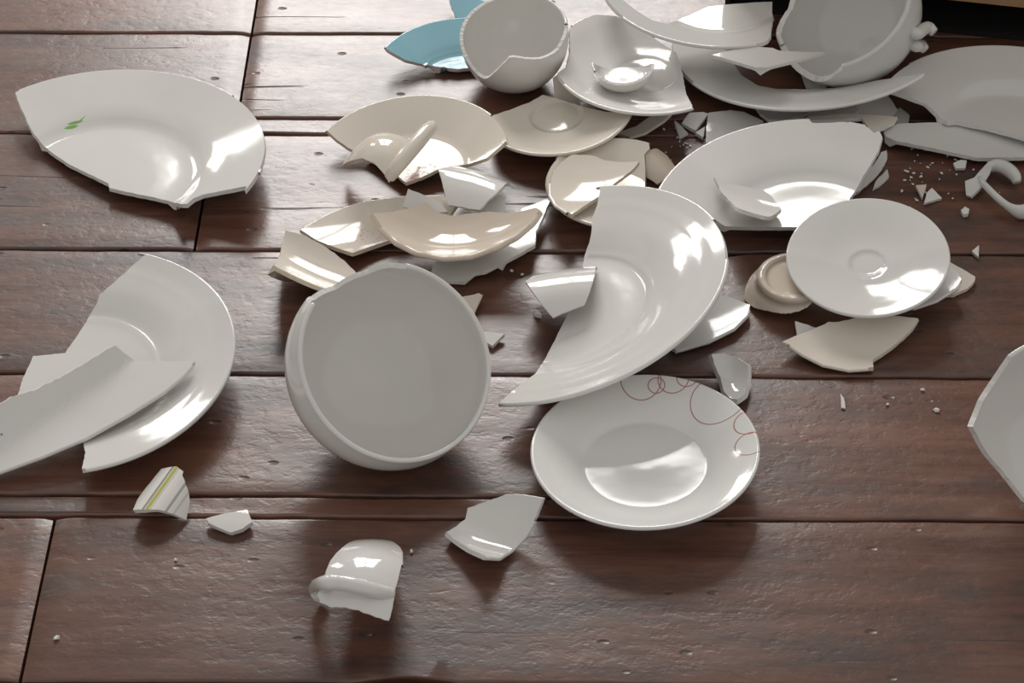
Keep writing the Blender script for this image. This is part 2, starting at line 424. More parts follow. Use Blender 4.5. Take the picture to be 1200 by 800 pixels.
REG = {}
def shard(key, name, label, cat, surf, c, outline=None, smax=None, tilt=None, n=None, rest=0.0, mat='white', body='bwhite',
          side='in', rim=(), group=None, z0=.02, xdir=None, rim_anchor=True, jag=.0003, root=False):
    """c: pixel of the rim-circle centre (dish) or anchor point (patch); outline: pixels; smax: (angle, fraction) pairs for bowls"""
    if n is None: n = np.array([tilt[0], tilt[1], 1.0])
    n = np.array(n, float); Rm = frame(n, RT if xdir is None else xdir)
    d0 = ray(*c); zc = z0
    for it in range(2):
        A = CAM + d0 * ((zc - H) / d0[2])
        off = np.array([0, 0, surf.rimz]) if isinstance(surf, Dish) and rim_anchor else np.zeros(3)
        org = A - Rm @ off
        if smax is not None:
            th = np.radians(np.linspace(0, 360, 181)[:-1]); a = np.array([q[0] for q in smax], float); f = np.array([q[1] for q in smax], float)
            s = np.interp(np.degrees(th), a, f, period=360) * surf.Smax
            poly = np.column_stack([s * np.cos(th), s * np.sin(th)]); rf = s >= surf.Smax * .9999
        else:
            poly = []; rf = []; m = len(outline); oL = Rm.T @ (CAM - org)
            for i in range(m):
                p, q = np.array(outline[i], float), np.array(outline[(i + 1) % m], float)
                k = max(1, int(np.linalg.norm(q - p) / 5))
                isr = any(a <= i < b for a, b in rim)
                for j in range(k):
                    px = p + (q - p) * j / k; h = surf.cast(oL, Rm.T @ ray(*px), side)
                    if h is None: continue
                    poly.append(h); rf.append(isr)
            poly = np.array(poly); poly, cl = surf.clamp(poly); rf = np.array(rf) | cl
            if sum(poly[:, 0] * np.roll(poly[:, 1], -1) - poly[:, 1] * np.roll(poly[:, 0], -1)) < 0:
                poly = poly[::-1]; rf = np.roll(rf[::-1], -1)
        if it == 0:
            p, nn = surf.ev(poly); q = p - nn * surf.thick(poly)[:, None]
            if isinstance(surf, Dish) or len(poly) > 2:
                ii = surf.interior() if isinstance(surf, Dish) else surf.interior(poly.min(0), poly.max(0))
                if len(ii): ii = ii[inside(poly, ii)]
                if len(ii):
                    p2, n2 = surf.ev(ii); q = np.vstack([p, q, p2, p2 - n2 * surf.thick(ii)[:, None]])
            zmin = ((Rm @ q.T).T + org)[:, 2].min(); zc += rest - zmin
    V, F, LN, MI, cls = build_mesh(name, surf, poly, rf, jag)
    W = (Rm @ V.T).T + org; dz = rest - W[:, 2].min(); sh = d0 / d0[2] * dz; org = org + sh; W = W + sh
    mw = Matrix([[*Rm[i], org[i]] for i in range(3)] + [[0, 0, 0, 1]])
    def add(pname, sel, parent):
        me = mesh_of(pname, V, F, LN, MI, sel); me.materials.append(M[mat]); me.materials.append(M[body])
        o = link(pname, me, parent)
        if parent: o.matrix_parent_inverse = Matrix.Translation(parent.location).inverted()
        o.matrix_world = mw if not parent else o.matrix_world
        if parent: o.matrix_basis = mw
        return o
    if isinstance(surf, Dish) or root:
        o = bpy.data.objects.new(name, None); sc.collection.objects.link(o); o.empty_display_size = .02
        o.location = (W[:, 0].mean(), W[:, 1].mean(), W[:, 2].min())
        for cname in dict.fromkeys(cls): add(cname, [k for k in range(len(F)) if cls[k] == cname], o)
    else: o = add(name, range(len(F)), None)
    tag(o, label, cat, group)
    REG[key] = (o, W, F, W[:, 2].max())
    return o

def hit_px(key, px, py):
    o, W, F, _ = REG[key]
    loc, nrm, i, dist = BVHTree.FromPolygons([Vector(w) for w in W], F).ray_cast(Vector(CAM), Vector(ray(px, py)).normalized())
    n = np.array(nrm); return np.array(loc), (n if n @ ray(px, py) < 0 else -n)

def tube(name, pts, rad, mat, parent, sec=12, flat=1.0):
    """swept handle through 3-D points, rounded ends"""
    P = catmull(pts, 8); me = bpy.data.meshes.new(name); n = len(P)
    rr = catmull([(r, 0) for r in rad], 8)[:, 0]
    V = []; F = []; up0 = None
    for i in range(n):
        t = P[min(i + 1, n - 1)] - P[max(i - 1, 0)]; t /= np.linalg.norm(t)
        if up0 is None: up0 = np.cross(t, [0.3, 0.2, 1.0])
        u = up0 - t * (up0 @ t); u /= np.linalg.norm(u); up0 = u; w = np.cross(t, u)
        for k in range(sec):
            a = 2 * math.pi * k / sec; V.append(P[i] + (u * math.cos(a) * flat + w * math.sin(a)) * rr[i])
    for i in range(n - 1):
        for k in range(sec):
            F.append((i * sec + k, i * sec + (k + 1) % sec, (i + 1) * sec + (k + 1) % sec, (i + 1) * sec + k))
    F.append(tuple(range(sec))[::-1]); F.append(tuple((n - 1) * sec + k for k in range(sec)))
    me.from_pydata([tuple(v) for v in V], [], F); me.polygons.foreach_set('use_smooth', [True] * len(F)); me.update()
    me.materials.append(M[mat])
    o = link(name, me, parent)
    if parent: o.matrix_parent_inverse = Matrix.Translation(parent.location).inverted()
    return o

# ------------------------------------------------------------------ floor of old boards
def wood():
    m, nt, b = newmat('old_varnished_boards')
    tc = N(nt, 'ShaderNodeTexCoord'); oi = N(nt, 'ShaderNodeObjectInfo')
    add = N(nt, 'ShaderNodeVectorMath', operation='ADD'); sc3 = N(nt, 'ShaderNodeCombineXYZ')
    r10 = mth(nt, 'MULTIPLY', oi.outputs['Random'], 37.0)
    nt.links.new(r10, sc3.inputs[0]); nt.links.new(r10, sc3.inputs[1]); nt.links.new(r10, sc3.inputs[2])
    nt.links.new(tc.outputs['Object'], add.inputs[0]); nt.links.new(sc3.outputs[0], add.inputs[1])
    def noise_(scale, sx, det, rough=.6):
        mp = N(nt, 'ShaderNodeMapping'); mp.inputs['Scale'].default_value = (sx, 1, 1)
        nt.links.new(add.outputs[0], mp.inputs[0])
        n = N(nt, 'ShaderNodeTexNoise'); n.inputs['Scale'].default_value = scale; n.inputs['Detail'].default_value = det
        n.inputs['Roughness'].default_value = rough
        nt.links.new(mp.outputs[0], n.inputs['Vector']); return n.outputs[0]
    def ramp(v, stops):
        r = N(nt, 'ShaderNodeValToRGB'); nt.links.new(v, r.inputs[0]); e = r.color_ramp.elements
        while len(e) < len(stops): e.new(.5)
        for el, (p, c) in zip(e, stops): el.position = p; el.color = (*c, 1) if isinstance(c, tuple) else (c, c, c, 1)
        return r.outputs[0]
    grain = noise_(60, .09, 8, .72); streak = noise_(24, .06, 5, .6); patch = noise_(9, .45, 4); fine = noise_(240, .45, 4); lump = noise_(30, .55, 2, .5); dent = noise_(95, .7, 3, .6)
    worn = noise_(16, .3, 6, .7)
    base = ramp(grain, [(.30, (.046, .018, .012)), (.5, (.130, .056, .037)), (.70, (.215, .105, .070))])
    base = mixc(nt, ramp(patch, [(.40, 0.), (.68, .55)]), base, (.160, .062, .034))
    base = mixc(nt, ramp(streak, [(.50, 0.), (.66, .6)]), base, (.150, .070, .042))
    base = mixc(nt, ramp(worn, [(.49, 0.), (.64, .75)]), base, (.034, .023, .022))
    tone = mth(nt, 'ADD', mth(nt, 'MULTIPLY', oi.outputs['Random'], .35), .80)
    hs = N(nt, 'ShaderNodeHueSaturation'); nt.links.new(base, hs.inputs['Color']); nt.links.new(tone, hs.inputs['Value'])
    # long cracks and small pits
    cr = noise_(22, .05, 3, .5); crack = ramp(cr, [(.492, 0.), (.5, 1.), (.508, 0.)])
    crm = ramp(noise_(7, .4, 2), [(.60, 0.), (.66, 1.)])
    crack = mth(nt, 'MULTIPLY', crack, crm)
    vo = N(nt, 'ShaderNodeTexVoronoi'); vo.inputs['Scale'].default_value = 46
    mp = N(nt, 'ShaderNodeMapping'); mp.inputs['Scale'].default_value = (.55, 1, 1)
    nt.links.new(add.outputs[0], mp.inputs[0]); nt.links.new(mp.outputs[0], vo.inputs['Vector'])
    wn = N(nt, 'ShaderNodeTexWhiteNoise'); nt.links.new(vo.outputs['Position'], wn.inputs[0])
    pit = mth(nt, 'MULTIPLY', ramp(vo.outputs[0], [(.05, 1.), (.13, 0.)]), mth(nt, 'GREATER_THAN', wn.outputs[0], .62))
    dark = mth(nt, 'MAXIMUM', mth(nt, 'MULTIPLY', pit, .7), crack)
    nt.links.new(mixc(nt, dark, hs.outputs[0], (.018, .011, .010)), b.inputs['Base Color'])
    rg = mth(nt, 'ADD', mth(nt, 'ADD', mth(nt, 'MULTIPLY', fine, .12), mth(nt, 'MULTIPLY', worn, .22)), .15)
    nt.links.new(mth(nt, 'ADD', rg, mth(nt, 'MULTIPLY', dark, .3)), b.inputs['Roughness'])
    b.inputs['IOR'].default_value = 1.6
    hgt = mth(nt, 'ADD', mth(nt, 'MULTIPLY', lump, .9), mth(nt, 'MULTIPLY', grain, .10))
    hgt = mth(nt, 'ADD', hgt, mth(nt, 'MULTIPLY', fine, .24))
    hgt = mth(nt, 'ADD', hgt, mth(nt, 'MULTIPLY', ramp(dent, [(.36, 0.), (.50, 1.)]), .16))
    hgt = mth(nt, 'SUBTRACT', hgt, mth(nt, 'MULTIPLY', dark, 2.2))
    bp = N(nt, 'ShaderNodeBump'); bp.inputs['Strength'].default_value = 1.0; bp.inputs['Distance'].default_value = 0.00050
    nt.links.new(hgt, bp.inputs['Height']); nt.links.new(bp.outputs[0], b.inputs['Normal'])
    return m
M['wood'] = wood()
ms, nts, bs = newmat('dark_joint_dirt'); bs.inputs['Base Color'].default_value = (.012, .009, .008, 1); bs.inputs['Roughness'].default_value = .9
M['dirt'] = ms

def slab(name, x0, x1, y0, y1, z0, z1, mat, parent=None):
    V = [(x, y, z) for z in (z0, z1) for y in (y0, y1) for x in (x0, x1)]
    F = [(0, 2, 3, 1), (4, 5, 7, 6), (0, 1, 5, 4), (2, 6, 7, 3), (0, 4, 6, 2), (1, 3, 7, 5)]
    me = bpy.data.meshes.new(name); me.from_pydata(V, [], F); me.materials.append(M[mat]); me.update()
    return link(name, me, parent)
floor = slab('floor', -1.6, 1.6, -.75, 2.55, -.06, -.024, 'dirt'); floor['kind'] = 'structure'

def plank(x0, x1, y0, y1, seed):
    """one board with ragged worn arrises and a slightly cupped top"""
    L = x1 - x0; nx = max(24, int(L / .008)); g = .0012
    off = seed * 13.7; V = []; F = []
    prof = [(0, -.024, 0), (0, -.0035, 1), (.0004, -.0011, 1), (.0012, -.0002, 1), (.0035, 0, .6)]
    mids = [.12, .3, .5, .7, .88]; w = y1 - y0
    m = len(prof) * 2 + len(mids)
    for i in range(nx + 1):
        x = x0 + L * i / nx
        if i in (0, nx): xo = g if i == 0 else -g
        else: xo = 0
        def rag(side):
            a = noise.noise(Vector((x * 14, off + side * 5, 0))) * .0011 + noise.noise(Vector((x * 60, off + side * 9, 3))) * .0007
            ch = max(0, noise.noise(Vector((x * 9, off + side * 3, 7))) - .42) * .022
            return g + a + ch
        lo, hi = rag(0), rag(1)
        def zt(t):
            return min(0, noise.noise(Vector((x * 5, t * 2 + off, 1))) * .0009 - .0007)
        end = -.0022 if i in (0, nx) else (-.0005 if i in (1, nx - 1) else 0)
        row = [(x + xo, y0 + lo * (q if q else 1) + o, z + (zt(0) + end if z > -.02 else 0)) for o, z, q in prof]
        row += [(x + xo, y0 + lo + (w - lo - hi) * t, zt(t) + end) for t in mids]
        row += [(x + xo, y1 - hi * (q if q else 1) - o, z + (zt(1) + end if z > -.02 else 0)) for o, z, q in prof[::-1]]
        V += row
    for i in range(nx):
        for k in range(m - 1):
            a = i * m + k; F.append((a, a + m, a + m + 1, a + 1))
    F.append(tuple(range(m))); F.append(tuple(nx * m + k for k in range(m))[::-1])
    me = bpy.data.meshes.new('plank'); me.from_pydata(V, [], F); me.polygons.foreach_set('use_smooth', [True] * len(F))
    me.update(); me.set_sharp_from_angle(angle=math.radians(50)); me.materials.append(M['wood'])
    return link('plank', me, floor)

lines = [at(600, p, 0)[1] for p in (801, 606.5, 439, 294, 158, 40)]
wP = lines[5] - lines[4]
lines = [lines[0] - wP * 1.0] + lines + [lines[5] + wP * k for k in range(1, 9)]
joints = {1: [at(62, 615, 0)[0] * .5 + at(25, 785, 0)[0] * .5, .95], 2: [at(757, 530, 0)[0]], 3: [-.9, .75], 4: [at(232, 265, 0)[0]],
          5: [at(285, 95, 0)[0]], 6: [at(300, 5, 0)[0], .7]}
sd = 0
for i in range(len(lines) - 1):
    xs = [-1.55] + sorted(joints.get(i, [-.6 + .37 * (i % 3), .5 + .2 * (i % 2)])) + [1.55]
    for j in range(len(xs) - 1):
        sd += 1; y0, y1 = lines[i], lines[i + 1]
        if i == 2 and j == 0:       # narrow filler strip along the board
            ym = at(350, 580, 0)[1]; plank(xs[j], xs[j + 1], y0, ym, sd); sd += 1; plank(xs[j], xs[j + 1], ym, y1, sd)
        elif i == 5 and j == 1:
            ym = at(380, 138, 0)[1]; plank(xs[j], xs[j + 1], y0, ym, sd); sd += 1; plank(xs[j], xs[j + 1], ym, y1, sd)
        else: plank(xs[j], xs[j + 1], y0, y1, sd)

# ------------------------------------------------------------------ window wall behind the scene
mw_, ntw, bwl = newmat('dull_plaster'); tcw = N(ntw, 'ShaderNodeTexCoord'); nw = N(ntw, 'ShaderNodeTexNoise'); nw.inputs['Scale'].default_value = 3
ntw.links.new(tcw.outputs['Object'], nw.inputs['Vector']); ntw.links.new(mixc(ntw, nw.outputs[0], (.20, .17, .15), (.15, .13, .115)), bwl.inputs['Base Color']); bwl.inputs['Roughness'].default_value = .9
M['plaster'] = mw_
mf_, ntf, bf = newmat('white_window_paint'); bf.inputs['Base Color'].default_value = (.6, .58, .54, 1); bf.inputs['Roughness'].default_value = .4; M['paint'] = mf_
wall = bpy.data.objects.new('wall_back', None); sc.collection.objects.link(wall); wall['kind'] = 'structure'
def wpart(x0, x1, z0, z1): slab('wall_section', x0, x1, 2.55, 2.75, z0, z1, 'plaster', wall)
wpart(-3.2, -1.72, -.06, 3.6); wpart(-1.38, -.72, -.06, 3.6); wpart(.45, 3.2, -.06, 3.6)
for x0, x1, zt in ((-1.72, -1.38, 1.55), (-.72, .45, 2.32)):
    wpart(x0, x1, -.06, .75); wpart(x0, x1, zt, 3.6)
for k, (x0, x1, zt, cols, rows) in enumerate(((-.72, .45, 2.32, 2, 3), (-1.72, -1.38, 1.55, 1, 2))):
    wf = bpy.data.objects.new('window_%d' % (k + 1), None); sc.collection.objects.link(wf); wf['kind'] = 'structure'
    w = (x1 - x0 - .05 * (cols - 1)) / cols; h = (zt - .75 - .05 * (rows - 1)) / rows
    for i in range(1, cols): slab('mullion', x0 + i * (w + .05) - .05, x0 + i * (w + .05), 2.49, 2.54, .75, zt, 'paint', wf)
    for j in range(1, rows): slab('transom', x0, x1, 2.50, 2.54, .75 + j * (h + .05) - .05, .75 + j * (h + .05), 'paint', wf)
    slab('sill', x0 - .04, x1 + .04, 2.40, 2.55, .71, .75, 'paint', wf)

# ------------------------------------------------------------------ carton
def cardboard():
    m, nt, b = newmat('brown_cardboard'); tc = N(nt, 'ShaderNodeTexCoord')
    n1 = N(nt, 'ShaderNodeTexNoise'); n1.inputs['Scale'].default_value = 90; nt.links.new(tc.outputs['Object'], n1.inputs['Vector'])
    nt.links.new(mixc(nt, n1.outputs[0], (.36, .22, .11), (.28, .165, .08)), b.inputs['Base Color']); b.inputs['Roughness'].default_value = .85
    return m
M['card'] = cardboard()
md, ntd, bdk = newmat('shaded_box_inside'); bdk.inputs['Base Color'].default_value = (.010, .008, .007, 1); bdk.inputs['Roughness'].default_value = .9; M['box_shade'] = md  # near-black panel colour paints in the deep shade inside the carton
pa, pb = at(850, -27, .05), at(1200, 10, .05)
ang = math.atan2(pb[1] - pa[1], pb[0] - pa[0])
box = bpy.data.objects.new('cardboard_box', None); sc.collection.objects.link(box)
box.location = (pa[0], pa[1], 0); box.rotation_euler = (0, 0, ang)
tag(box, 'low brown cardboard carton lying open behind the dark plate', 'box')
bw, bd_, bh, bt, fz = .46, .34, .28, .005, .05
slab('bottom_panel', 0, bw, .02, bd_, 0.0, bt, 'box_shade', box)
slab('side_panel', 0, bt, .02, bd_, bt, bh - bt, 'box_shade', box); slab('side_panel', bw - bt, bw, .02, bd_, bt, bh - bt, 'box_shade', box)
slab('back_panel', bt, bw - bt, bd_ - bt, bd_, bt, bh - bt, 'box_shade', box)
slab('top_panel', 0, bw, .02, bd_, bh - bt, bh, 'card', box)
fl = slab('flap', 0, bw, -bt, 0, -(bh - fz), 0, 'card', box)      # hangs down over the mouth
fl.location = (0, .02, bh); fl.rotation_euler = (-math.atan2(.02 - bt, bh - fz), 0, 0)

# ------------------------------------------------------------------ broken crockery
# whole or large dishes first
M['leaf'] = glaze('white_glaze_green_leaf', WHITE, decor=segs([(-.0500, .0720, -.0370, .0785, .0017), (-.0480, .0770, -.0330, .0840, .0016), (-.0390, .0800, -.0310, .0900, .0006)], (.20, .42, .10)))
shard('A', 'plate_shard', 'large half of a white dinner plate with a small green leaf motif', 'plate', Dish('dinner', .147, t=.0040), (121.6, 181), tilt=(-.009, .048),
      outline=[(18, 110), (13, 103), (50, 86), (118, 74), (165, 73), (222, 81), (282, 104), (310, 138), (318, 167), (313, 196), (293, 223), (289, 218), (262, 223), (237, 228), (227, 232), (219, 239), (212, 239), (180, 231), (150, 225), (128, 220), (127, 215), (105, 204), (82, 193), (65, 182), (50, 170), (40, 157), (33, 145), (25, 127)], mat='leaf')
shard('B', 'plate_shard', 'white plate crescent with two pieces of plate lying on it', 'plate', Dish('half', .1307, t=.004), (87.6, 416), tilt=(-.036, -.053),
      outline=[(171, 297), (166, 288), (205, 300), (232, 318), (265, 348), (284, 385), (285, 415), (272, 445), (235, 493), (195, 523), (150, 545), (100, 557), (96, 549), (100, 530), (97, 512), (85, 490), (70, 455), (75, 420), (78, 410), (88, 397), (98, 382), (106, 368), (113, 356), (117, 345), (125, 338), (150, 316)], mat='white')
shard('C', 'plate_shard', 'upturned plate piece with raised wall lying across another plate', 'shard', Patch(t=.004, step=(math.radians(132), .009, .016, .017)), (100, 470), tilt=(-.12, -.05), rest=.004,
      outline=[(-45, 502), (-10, 478), (13.5, 465), (40, 457), (75, 440), (105, 422), (135, 404), (142, 411), (159, 423), (190, 423), (228, 423), (214, 439), (190, 459), (150, 484), (100, 512), (50, 533), (0, 551), (-40, 562), (-60, 540)], rim=[(10, 17)], mat='white', z0=.03)
shard('D', 'plate_shard', 'flat white piece tucked under the upturned plate piece', 'shard', Patch(k1=.6, t=.0035), (85, 440), tilt=(-.12, .0), rest=.005,
      outline=[(39, 417), (70, 414), (122, 409), (150, 425), (105, 455), (60, 472), (20, 466), (27, 443)], mat='white')
M['scribble'] = glaze('white_glaze_red_scribble', (.75, .74, .71), decor=circles([(.0005, .0840, .0165), (.0130, .0790, .0068), (.0270, .0830, .0125), (.0385, .0830, .0085), (.0620, .0570, .0225), (.0850, .0260, .0125), (.0840, .0020, .0125)], .00050, (.42, .12, .10)))
shard('J', 'side_plate', 'whole side plate with thin red looping line on its rim', 'plate', Dish('side', .0885, t=.0038, foot=.56), (755.7, 524.8), tilt=(-.055, .027), smax=[(0, 1), (180, 1)], mat='scribble')
shard('K', 'plate_shard', 'big white half plate with straight break leaning over the red-lined plate', 'plate', Dish('half', .1440, t=.0042), (657, 338.3), tilt=(-.310, .056), z0=.04, rest=.004,
      outline=[(703, 223), (701, 210), (730, 205), (765, 207), (800, 216), (835, 238), (858, 265), (868, 295), (864, 322), (848, 355), (825, 383), (790, 420), (750, 445), (712, 461), (672, 472), (635, 480), (597, 484), (578, 478), (584, 473), (600, 458), (627, 438), (640, 418), (652, 395), (664, 370), (676, 345), (685, 300), (690, 285), (693, 272), (694, 255), (700, 240)], mat='white')
shard('O', 'saucer', 'whole white saucer with small ring in its middle, resting on shards', 'saucer', Dish('saucer', .0683, t=.0034, foot=.5), (1017, 299.5), tilt=(-.10, -.14), z0=.03, rest=.018, smax=[(0, 1), (180, 1)], mat='white')
shard('T', 'plate_shard', 'large shiny white plate with broken front holding a curved shard', 'plate', Dish('dinner', .1351, t=.004), (944, 246.1), tilt=(-.105, -.005), rest=.006, z0=.03,
      outline=[(776, 228), (766, 224), (780, 196), (808, 172), (845, 152), (888, 138), (925, 131), (945, 131), (952, 144), (975, 143.5), (1000, 141.5), (1011, 141), (1018, 150), (1024, 156), (1030, 153), (1034, 160), (1030, 175), (1023, 188), (1012, 206), (1003, 222), (995, 234), (975, 255), (950, 264), (935, 266), (893, 266), (850, 265), (845, 262), (839, 258), (827, 249), (800, 243)], mat='white')
shard('V', 'saucer_shard', 'white saucer with straight broken edges holding a cup stub', 'saucer', Dish('cream', .0902, t=.0036, foot=.45), (757.5, 68.3), tilt=(0, 0), rest=.018,
      outline=[(668, 17), (668, 60), (664, 78), (649, 89), (652, 98), (668, 111), (692, 127), (722, 138), (760, 142), (798, 139), (817, 129), (811, 123), (804, 110), (800, 87), (793, 62), (770, 47), (741, 27), (722, 19), (700, 17), (672, 16)], mat='white')
shard('V2', 'cup_stub', 'broken round stub of a cup standing in the saucer', 'shard', Dish('stub', .0275, t=.003, foot=.6, foot_h=.001), (730, 74), n=(-.05, -.10, 1), rest=.0285, z0=.04,
      smax=[(0, .95), (20, .70), (45, .40), (90, .30), (135, .40), (160, .76), (178, 1), (200, 1), (250, .95), (300, .97), (345, .98)], mat='white')
M['bloom'] = glaze('cream_glaze_floral', CREAM, decor=flowers([(.006, -.004, .012, (.45, .20, .22), .45), (.016, -.002, .010, (.14, .17, .12), .42), (.004, -.016, .012, (.50, .26, .28), .42), (-.004, -.022, .008, (.16, .18, .14), .40), (.030, -.008, .008, (.22, .22, .16), .42)]))
shard('Y1', 'saucer_shard', 'cream saucer half with traces of a flower print under a cup handle', 'saucer', Dish('creamplate', .0914, t=.0036, foot=.52), (478.4, 181.8), tilt=(-.103, -.02),
      outline=[(384, 154), (378, 150), (398, 130), (428, 117), (460, 108), (495, 103), (525, 103), (548, 109), (572, 122), (590, 142), (602, 164), (593, 165), (581, 176), (570, 185), (550, 192), (530, 195), (514, 198), (495, 207), (476, 214), (466, 206), (440, 190), (424, 182), (408, 173), (395, 164)], mat='bloom', body='bcream')
shard('Y4', 'saucer_shard', 'cream saucer piece with cup ring and wavy broken back edge', 'saucer', Dish('cream', .0732, t=.0036, foot=.42), (650.8, 122), tilt=(-.09, -.05), rest=.004,
      outline=[(575, 136), (602, 127), (620, 120), (636, 111), (652, 115), (680, 124), (710, 131), (718, 131), (730, 125), (742, 122), (748, 132), (735, 148), (715, 165), (685, 178), (657, 186), (630, 190), (605, 188), (585, 172), (578, 155)], mat='cream', body='bcream')
shard('Y7', 'saucer_shard', 'deep pale saucer with broken right side holding a cream shard', 'saucer', Dish('soup', .0646, t=.0034, foot=.5), (723.4, 212.4), tilt=(-.02, -.015), rest=.0,
      outline=[(762, 165), (766, 158), (740, 150), (705, 150), (672, 158), (648, 175), (632, 200), (632, 228), (648, 252), (668, 266), (695, 276), (725, 280), (740, 260), (752, 235), (756, 217), (756, 200), (755, 181), (761, 174)], mat='cream', body='bcream')
shard('X1', 'plate_shard', 'light blue plate piece with raised rings and pointed end', 'plate', Dish('ringed', .0915, t=.0038, foot=.5), (550, 84), tilt=(0, -.02),
      outline=[(444, 49), (438, 44), (455, 30), (483, 19), (517, 13), (557, 12), (590, 16), (588, 40), (575, 72), (560, 79), (545, 80), (537, 81), (520, 79), (505, 77), (490, 74), (475, 70), (457, 60)], mat='blue', body='bblue')
shard('X2', 'plate_shard', 'light blue plate piece half hidden behind the white cup', 'plate', Dish('ringed', .0915, t=.0038, foot=.5), (505, 50), tilt=(.02, -.02), rest=.002,
      outline=[(527, 3), (525, -14), (560, -22), (600, -14), (612, 10), (590, 22), (562, 23), (540, 23), (534, 20)], mat='blue', body='bblue')
# bowls and cups
shard('E', 'bowl', 'large white bowl tipped on its side with chipped rim', 'bowl', Dish('round', .0775, t=.0044, foot=.40), (464, 423), n=camvec(.42, .24, .875), z0=.06,
      smax=[(60, 1), (84, 1), (87, .955), (91, .965), (100, .80), (120, .70), (138, .76), (149, .90), (152, 1), (200, 1)], mat='white')
shard('W', 'cup', 'white rounded cup with a broken notch in its front wall', 'cup', Dish('egg', .0480, t=.0034, foot=.40, foot_h=.0008), (603, 28), n=camvec(.02, .70, .71), z0=.06,
      smax=[(0, 1), (60, 1), (90, .97), (120, .93), (150, .88), (180, .82), (205, .74), (224, .64), (234, .63), (241, .68), (264, .985), (270, 1), (276, .985), (300, .93), (325, .93), (335, .97)], mat='white')
AF = shard('AF', 'jug', 'grey-white jug on its side with broken mouth and handle stubs', 'jug', Dish('round', .0645, t=.0060, foot=.45), (988, 10), n=camvec(-.48, .44, .76), z0=.07, rest=.001,
      smax=[(150, .84), (168, .90), (186, 1), (198, 1), (212, .86), (232, .80), (250, .88), (266, 1), (360, 1), (80, 1), (120, .97)], mat='grey')
shard('S', 'bowl_shard', 'big curved bowl piece with pointed corner resting on the bare boards', 'bowl', Dish('bowl', .0850, t=.0044, foot=.40), (1268, 520), n=camvec(-.22, .30, .92), z0=.07,
      outline=[(1152, 523), (1140, 500), (1152, 470), (1185, 420), (1230, 390), (1300, 390), (1350, 430), (1370, 500), (1340, 560), (1290, 610), (1250, 620), (1200, 583), (1176, 553), (1158, 532)], mat='white')
# plates in the heap
shard('AD', 'plate_shard', 'long white rim crescent of a dinner plate under the jug', 'plate', Dish('dinner', .1390, t=.004), (953, 35.5), tilt=(-.155, .050), rest=.003, z0=.03,
      outline=[(793, 46), (784, 50), (785, 74), (798, 98), (824, 115), (858, 128), (895, 134), (938, 134), (962, 132), (990, 127), (1044, 114), (1078, 100), (1095, 88), (1087, 85), (1062, 89), (1029, 94), (987, 102), (947, 105), (910, 104), (888, 100), (869, 88), (858, 72), (845, 52), (820, 40)], mat='white')
shard('AC', 'plate_shard', 'thin plate crescent reaching back over the saucer with cup stub', 'plate', Dish('dinner', .1154, t=.0038), (839.6, -22.6), tilt=(.004, -.005), rest=.034, z0=.05,
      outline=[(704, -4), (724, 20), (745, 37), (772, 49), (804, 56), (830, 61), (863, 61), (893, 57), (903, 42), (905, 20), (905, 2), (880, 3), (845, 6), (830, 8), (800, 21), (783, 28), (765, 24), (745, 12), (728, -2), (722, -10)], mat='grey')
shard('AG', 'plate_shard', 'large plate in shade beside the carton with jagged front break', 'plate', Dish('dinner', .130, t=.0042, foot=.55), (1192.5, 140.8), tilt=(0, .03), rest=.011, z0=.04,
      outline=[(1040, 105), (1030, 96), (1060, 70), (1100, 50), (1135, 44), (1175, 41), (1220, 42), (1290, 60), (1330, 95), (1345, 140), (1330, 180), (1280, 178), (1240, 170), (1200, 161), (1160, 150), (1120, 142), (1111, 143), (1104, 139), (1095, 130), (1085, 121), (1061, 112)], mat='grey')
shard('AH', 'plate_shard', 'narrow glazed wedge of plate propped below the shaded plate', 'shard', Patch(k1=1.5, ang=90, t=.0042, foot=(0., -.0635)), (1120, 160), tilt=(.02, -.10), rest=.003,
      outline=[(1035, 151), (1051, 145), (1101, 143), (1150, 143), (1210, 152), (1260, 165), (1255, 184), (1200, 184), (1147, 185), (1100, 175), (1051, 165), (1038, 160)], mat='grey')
shard('AE', 'plate_shard', 'three-cornered plate shard with foot stump bridging the jug and crescent', 'shard', Patch(k1=1.2, ang=90, t=.0036, foot=(0., -.004)), (898, 66), tilt=(.0, -.06), rest=.046, z0=.06,
      outline=[(834, 64), (860, 58), (888, 55), (905, 56), (912, 59), (945, 61), (967, 61), (935, 70), (899, 79), (885, 79), (862, 72)], mat='grey')
shard('T2', 'plate_shard', 'plate rim sliver showing behind the large shiny plate', 'shard', Patch(k1=2.5, ang=80, t=.0036), (1000, 140), tilt=(.0, .10), rest=.016, z0=.03,
      outline=[(925, 142), (947, 137), (987, 133), (1020, 134), (1052, 137), (1048, 143), (1033, 150), (1022, 156), (1016, 147), (1010, 138), (970, 140.5)], mat='cream', body='bwhite', rim=[(0, 4)])
shard('T3', 'plate_shard', 'upright sliver of plate against the broken side of the shiny plate', 'shard', Patch(k1=2.0, ang=20, t=.003), (1025, 200), tilt=(.30, -.15), rest=.0,
      outline=[(1039, 176), (1040, 186), (1033, 200), (1023, 211), (1005, 226), (998, 228), (1012, 208), (1026, 190), (1033, 178)], mat='grey')
shard('T4', 'plate_shard', 'small grey fragment lying outside the upright sliver', 'shard', Patch(t=.003), (1032, 210), tilt=(.1, -.1), rest=.0,
      outline=[(1040, 198), (1042, 207), (1032, 216), (1023, 221), (1027, 211)], mat='grey')
